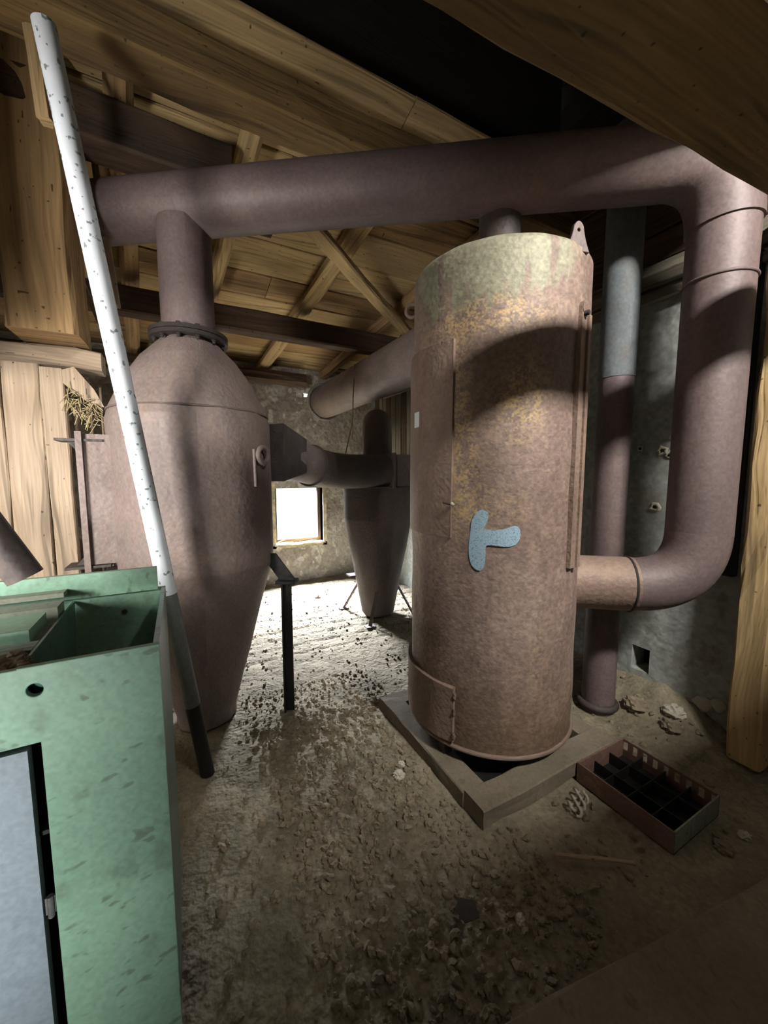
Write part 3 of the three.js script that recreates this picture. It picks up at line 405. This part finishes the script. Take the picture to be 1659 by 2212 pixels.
// ---------------------------------------------------------------- green machine at the left
{ const g = group('hopper_machine', [-0.06, 0, -1.015]); tag(g, 'pale green painted machine with open hopper on top and blue-grey door', 'machine');
  const W = 0.95, D = 0.545, T = 1.1;                 // local: x from -W to 0, z from -D to 0
  // front sheet with a doorway and a round hole
  const s = new THREE.Shape([[-W, 0.03], [0, 0.03], [0, T], [-0.25, T], [-0.25, T - 0.002], [-W, T - 0.012]].map((p) => new THREE.Vector2(...p))); s.holes.push(new THREE.Path([[-0.8, 0.12], [-0.222, 0.12], [-0.222, 0.935], [-0.8, 0.935]].map((p) => new THREE.Vector2(...p)))); const hp = new THREE.Path(); hp.absarc(-0.226, 1.05, 0.016, 0, 6.283); s.holes.push(hp);
  mesh('front_panel', moved(new THREE.ExtrudeGeometry(s, { depth: 0.012, bevelEnabled: true, bevelSize: 0.002, bevelThickness: 0.002, bevelSegments: 2, curveSegments: 20 }), 0, 0, -0.014), M.green, g);
  mesh('front_backing', boxAt(-W, -0.01, 0.03, T - 0.02, -0.07, -0.05), M.black, g);
  const dr = group('door', [-0.245, 0.5, 0.0], g); mesh('door_sheet', boxAt(-0.5, 0, -0.365, 0.425, -0.02, 0.006), M.bluegrey, dr);
  mesh('door_hinge', join([moved(new THREE.CylinderGeometry(0.006, 0.006, 0.05, 10), 0.012, 0.05, 0.0), boxAt(-0.004, 0.02, 0.03, 0.07, -0.008, -0.002)]), M.steelGrey, dr);
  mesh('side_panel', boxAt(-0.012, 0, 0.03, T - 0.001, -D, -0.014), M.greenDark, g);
  mesh('back_panel', boxAt(-W, 0, 0.03, T + 0.0, -D, -D + 0.012), M.green, g);
  mesh('back_lip', boxAt(-W, -0.022, T - 0.002, T + 0.077, -D + 0.012, -D + 0.03), M.green, g);
  mesh('lip_shelf', boxAt(-W, -0.27, T + 0.02, T + 0.034, -D + 0.03, -D + 0.075), M.greenDusty, g);
  // open hopper: four sloping inner sheets
  const quad = (a, b, c, d, m, n) => { const q = new THREE.BufferGeometry(), nn = V(...b).sub(V(...a)).cross(V(...d).sub(V(...a))).normalize().multiplyScalar(0.006), P = [a, b, c, d].map((p) => V(...p)), Q = P.map((p) => p.clone().sub(nn)); const v = [], f = (w) => { for (const k of [0, 1, 2, 0, 2, 3]) v.push(w[k].x, w[k].y, w[k].z); }; f(P); f([Q[3], Q[2], Q[1], Q[0]]); for (let k = 0; k < 4; k++) f([P[k], Q[k], Q[(k + 1) % 4], P[(k + 1) % 4]]); q.setAttribute('position', new THREE.Float32BufferAttribute(v, 3)); q.setAttribute('uv', new THREE.Float32BufferAttribute(v.flatMap((_, i) => (i % 3 === 0 ? [v[i] + v[i + 2], v[i + 1]] : [])), 2)); q.computeVertexNormals(); mesh(n, q, m, g); };
  const x0 = -0.25, x1 = -0.013, z0 = -0.5, z1 = -0.016, y = T - 0.004, yb = 0.72, b = [-0.17, -0.07, -0.32, -0.18];
  quad([x0, y, z0], [x0, yb, z0], [x1, yb, z0], [x1, y, z0], M.green, 'hopper_back');
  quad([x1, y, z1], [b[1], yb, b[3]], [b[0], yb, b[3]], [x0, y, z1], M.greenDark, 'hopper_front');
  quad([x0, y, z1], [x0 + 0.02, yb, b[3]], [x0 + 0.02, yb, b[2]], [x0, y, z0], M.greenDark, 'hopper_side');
  quad([x1, y, z0], [b[1], yb, b[2]], [b[1], yb, b[3]], [x1, y, z1], M.greenDusty, 'hopper_side');
  mesh('hopper_floor', boxAt(x0, x1, yb - 0.01, yb, z0, z1), M.black, g);
  mesh('hopper_rivet', moved(new THREE.SphereGeometry(0.008, 12, 8), -0.12, T - 0.06, z0 + 0.005), M.dark, g);
  // bed of the machine left of the hopper
  mesh('top_plate', boxAt(-W, x0 - 0.004, T - 0.03, T - 0.014, -0.4, -0.016), M.greenDusty, g);
  mesh('guide_rail', boxAt(-W, x0 - 0.012, T - 0.014, T + 0.022, -0.43, -0.36), M.greenDusty, g);
  mesh('bearing_block', boxAt(-0.42, x0 - 0.03, T - 0.014, T + 0.02, -0.33, -0.19), M.green, g);
  for (let i = 0; i < 3; i++) mesh('bed_slat', boxAt(-W, x0 - 0.008, T - 0.014, T - 0.004, -0.175 + i * 0.022, -0.16 + i * 0.022), M.greenDusty, g);
  mesh('plinth', boxAt(-W, -0.002, 0.0, 0.03, -D, 0.004), M.black, g);
  const cr = []; const r = rng(12); for (let i = 0; i < 60; i++) cr.push(moved(lumpGeo(0.006 + 0.012 * r(), i, 0.7, 0), -0.24 - 0.25 * r(), T - 0.006, -0.105 + 0.085 * r())); stuff(mesh('dirt_crumbs', join(cr), M.stone, g));
}
tag(mesh('lever_tube', pipe([[-0.385, 1.215, -1.38], [-0.56, 1.585, -1.38]], 0.042, 8, 28), M.far), 'short dark grey tube lying slanted on the green machine, at the left edge', 'tube');
// white pole
{ const A = V(0.06, 0.0, -1.99), B = V(-0.338, 3.05, -1.87), p = (t) => A.clone().lerp(B, t).toArray(), g = group('leaning_pole', A.toArray()); tag(g, 'long thin pole painted white, leaning from the floor to the dark post', 'pole'); const L = (t) => V(...p(t)).sub(A).toArray();
  const w = mesh('white_length', pipe([L(0.315), L(1)], 0.036, 40, 24), M.whitePaint, g); w.userData.label = 'white painted upper length'; mesh('grey_length', pipe([L(0.13), L(0.3155)], 0.035, 10, 24), M.steelGrey, g).userData.label = 'grey middle length'; mesh('foot_length', pipe([L(0), L(0.131)], 0.033, 6, 24), M.black, g).userData.label = 'black foot, shade put into the colour'; }  // middle length plain grey; foot coloured black to carry the shade there

// thin rods and straw beside the partition
for (const [x, y0, y1, z, r, lb] of [[-0.477, 0.0, 2.02, -2.74, 0.012, 'thickest upright rod next to the plank partition'], [-0.418, 0.0, 2.0, -2.78, 0.007, 'thin upright rod, middle of three beside the cyclone inlet'], [-0.372, 0.0, 2.0, -2.82, 0.006, 'thin upright rod nearest the near cyclone shell']]) tag(mesh('upright_rod', pipe([[x, y0, z], [x - 0.01, y1, z]], r, 10, 12), M.dusty), lb, 'rod', 'rods beside the plank partition');
tag(mesh('hanging_sheet', moved(plate([[-0.055, 0.03], [0.02, 0.06], [0.1, -0.05], [0.14, -0.14], [0.07, -0.12], [-0.03, -0.03]], 0.006), -0.48, 2.0, -2.62), M.dusty), 'torn dusty sheet hanging at the partition top, left of the pole', 'sheet');
{ const r = rng(8), st = []; for (let i = 0; i < 90; i++) { const a = [-0.5 + 0.13 * r(), 2.0 - 0.14 * r(), -2.64 + 0.06 * r()]; a[1] -= (a[0] + 0.5) * 0.9; const b = [a[0] + (r() - 0.5) * 0.09, a[1] - 0.07 * r(), a[2] + (r() - 0.5) * 0.05]; st.push(pipe([a, b], 0.0022, 1, 5)); } const o = mesh('straw_tuft', join(st), M.straw); stuff(o); Object.assign(o.userData, { label: 'tangled straw and cobweb over the rods beside the partition', category: 'straw' }); }
// cord hanging in front of the far wall
tag(mesh('twine', join([pipe([[1.655, 2.62, -3.75], [1.62, 2.3, -3.72], [1.6, 2.05, -3.7], [1.5, 1.68, -3.66]], 0.006, 24, 8), pipe([[1.60, 2.05, -3.7], [1.605, 1.93, -3.7], [1.59, 1.86, -3.7]], 0.004, 8, 6)]), M.cord), 'frayed cord hanging from the thick pipe over the bent duct', 'cord');

// ---------------------------------------------------------------- tray on the floor
{ const t = group('ash_tray', [1.66, 0, -0.68]); tag(t, 'shallow rusty steel tray with a grid inside, on the floor beside the footing', 'tray');
  const W = 0.37, D = 0.42, H = 0.097, y0 = 0.004;
  mesh('tray_wall', boxAt(-0.006, 0.0, y0, H, -D, 0), M.tray, t); mesh('tray_wall', boxAt(0, W, y0, H, -0.006, 0), M.greenDusty, t); mesh('tray_wall', boxAt(0, W, y0, H, -D, -D + 0.006), M.tray, t);
  for (let i = 0; i < 8; i++) mesh('tooth', boxAt(W - 0.006, W, 0.04, H - 0.012, -D + 0.03 + i * 0.048, -D + 0.055 + i * 0.048), M.tray, t);
  mesh('tray_wall', join([boxAt(W - 0.006, W, y0, 0.04, -D, 0), boxAt(W - 0.006, W, H - 0.012, H, -D, 0)]), M.tray, t);
  mesh('tray_floor', boxAt(0, W, y0 - 0.006, y0, -D, 0), M.black, t);
  for (let i = 1; i < 4; i++) mesh('grid_slat', boxAt(0, W - 0.006, y0, 0.062, -i * D / 4 - 0.002, -i * D / 4 + 0.002), M.black, t); for (let i = 1; i < 3; i++) mesh('grid_slat', boxAt(i * W / 3 - 0.002, i * W / 3 + 0.002, y0, 0.062, -D, 0), M.black, t);
}
// raised threshold in the lower right corner
{ const a = Math.atan2(0.169, 1.073); const s = group('threshold_step', [1.2, 0, -0.4]); s.rotation.y = -a; tag(s, 'low dusty wooden step with thin laths in the lower right corner', 'step');
  const b = mesh('step_board', timber(2.2, 0.24, 0.1, 971, 0.006, 0.01, 16), M.step, s); b.position.set(0, 0.062, 0.0); 
  const l = mesh('lath', timber(1.6, 0.016, 0.02, 972, 0.003, 0.003, 8), M.pale, s); l.position.set(0.1, 0.108, 0.128); const l2 = mesh('lath', timber(0.5, 0.016, 0.016, 973, 0.003, 0.003, 5), M.pale, s); l2.rotation.y = 1.1; l2.position.set(0.12, 0.095, 0.33);
  const u = mesh('sunk_board', timber(2.2, 0.7, 0.05, 974, 0.008, 0.01, 12), M.step, s); u.position.set(0, 0.055, 0.47); }

// ---------------------------------------------------------------- litter on the floor
const ground = (x, z) => relief(x, z);
{ const geos = [1, 2, 3, 4].map((k) => lumpGeo(1, 40 + k, 0.6, 1)), r = rng(99), per = 1500; const root = group('floor_rubble'); stuff(root); Object.assign(root.userData, { label: 'loose grit and small rubble scattered over the dirt floor', category: 'rubble' });
  geos.forEach((g, k) => { const im = new THREE.InstancedMesh(g, M.stone, k === 3 ? 200 : per); im.name = 'grit'; stuff(im); shade(im); const m = new THREE.Matrix4(), q = new THREE.Quaternion(), e = new THREE.Euler();
    for (let i = 0; i < im.count; i++) { let x, z; do { x = -0.5 + 3.1 * r(); z = -5.1 + 4.6 * r(); const near = r() < 0.5; if (near) { x = 0.3 + 0.9 * r(); z = -2.6 + 2 * r(); } } while ((x > 1.03 && x < 2.0 && z > -2.08 && z < -1.08) || (x > 1.62 && x < 2.06 && z > -1.14 && z < -0.64) || z > -0.62 || (x < -0.02 && z > -1.6) || Math.hypot(x - CY[0], z - CY[1]) < 0.2 || Math.hypot(x - 1.95, z + 3.83) < 0.25); const s = (0.005 + 0.014 * r() ** 3) * (k === 3 ? 0.8 : 1.1) * (z < -2.2 ? 0.6 : 1); e.set(r() * 6, r() * 6, r() * 6); q.setFromEuler(e); m.compose(V(x, ground(x, z) + s * 0.25, z), q, V(s, s, s)); im.setMatrixAt(i, m); } root.add(im); }); }
const bits = [['stone', [0.88, -1.5, 0.025], M.paleChip, 'pale chipped stone left of the front edge of the footing'], ['stone', [0.93, -1.56, 0.018], M.paleChip, 'small pale stone close to the left corner board of the footing'], ['stone', [0.82, -0.93, 0.02], M.stone, 'grey stone among crumbs in the middle of the near floor'], ['stone', [0.95, -0.8, 0.018], M.paleChip, 'whitish pebble on the near floor in front of the footing'], ['stone', [1.86, -0.6, 0.03], M.stone, 'rough stone in front of the tray corner'], ['stone', [2.0, -0.58, 0.022], M.paleChip, 'pale stone right of the tray corner'], ['stone', [2.42, -1.25, 0.06], M.stone, 'large dusty stone on the heap under the wall niche'], ['stone', [2.5, -1.08, 0.055], M.paleChip, 'pale broken lump on the heap by the wall, near the wooden post'], ['stone', [2.42, -1.05, 0.05], M.stone, 'brown stone on the heap left of the wooden post'], ['stone', [1.42, -4.4, 0.04], M.stone, 'stone lying on the bright floor below the window'], ['stone', [0.42, -2.0, 0.05], M.stone, 'dark stone at the foot of the near cyclone cone']];
for (const [n, [x, z, s], m, l] of bits) { const o = mesh(n, lumpGeo(s, Math.round(x * 100), 0.65, 3), m); o.position.set(x, ground(x, z) + s * 0.3, z); tag(o, l, 'stone', 'stones on the dirt floor'); }
{ const c = []; for (let k = 0; k < 3; k++) { const pts = []; for (let i = 0; i <= 14; i++) pts.push([1.46 + i * 0.009, 0.028 + 0.012 * Math.sin(i * 1.3 + k * 2.1), -1.0 + 0.022 * k - i * 0.003 + 0.012 * Math.cos(i * 1.3 + k * 2.1)]); c.push(pipe(pts, 0.006, 30, 8)); } tag(mesh('twisted_rag', join(c), M.paleChip), 'pale twisted scrap between the footing corner and the tray', 'scrap'); }
tag(laid('wood_splinter', [1.22, 0.035, -0.88], [1.46, 0.03, -0.72], 0.016, 0.01, M.dusty, null, { seed: 981, rough: 0.003, bev: 0.003, seg: 5 }), 'thin straight wood splinter on the floor in front of the tray', 'splinter');
{ const o = mesh('tin_scrap', moved(plate([[-0.03, -0.025], [0.025, -0.035], [0.04, 0.01], [0.0, 0.04], [-0.035, 0.02]], 0.003), 0, 0, 0), M.dark); o.rotation.x = -1.45; o.position.set(0.79, 0.035, -0.89); tag(o, 'dark flat scrap on the near floor before the footing corner', 'scrap'); }

scene.updateMatrixWorld(true);
renderer.render(scene, camera);
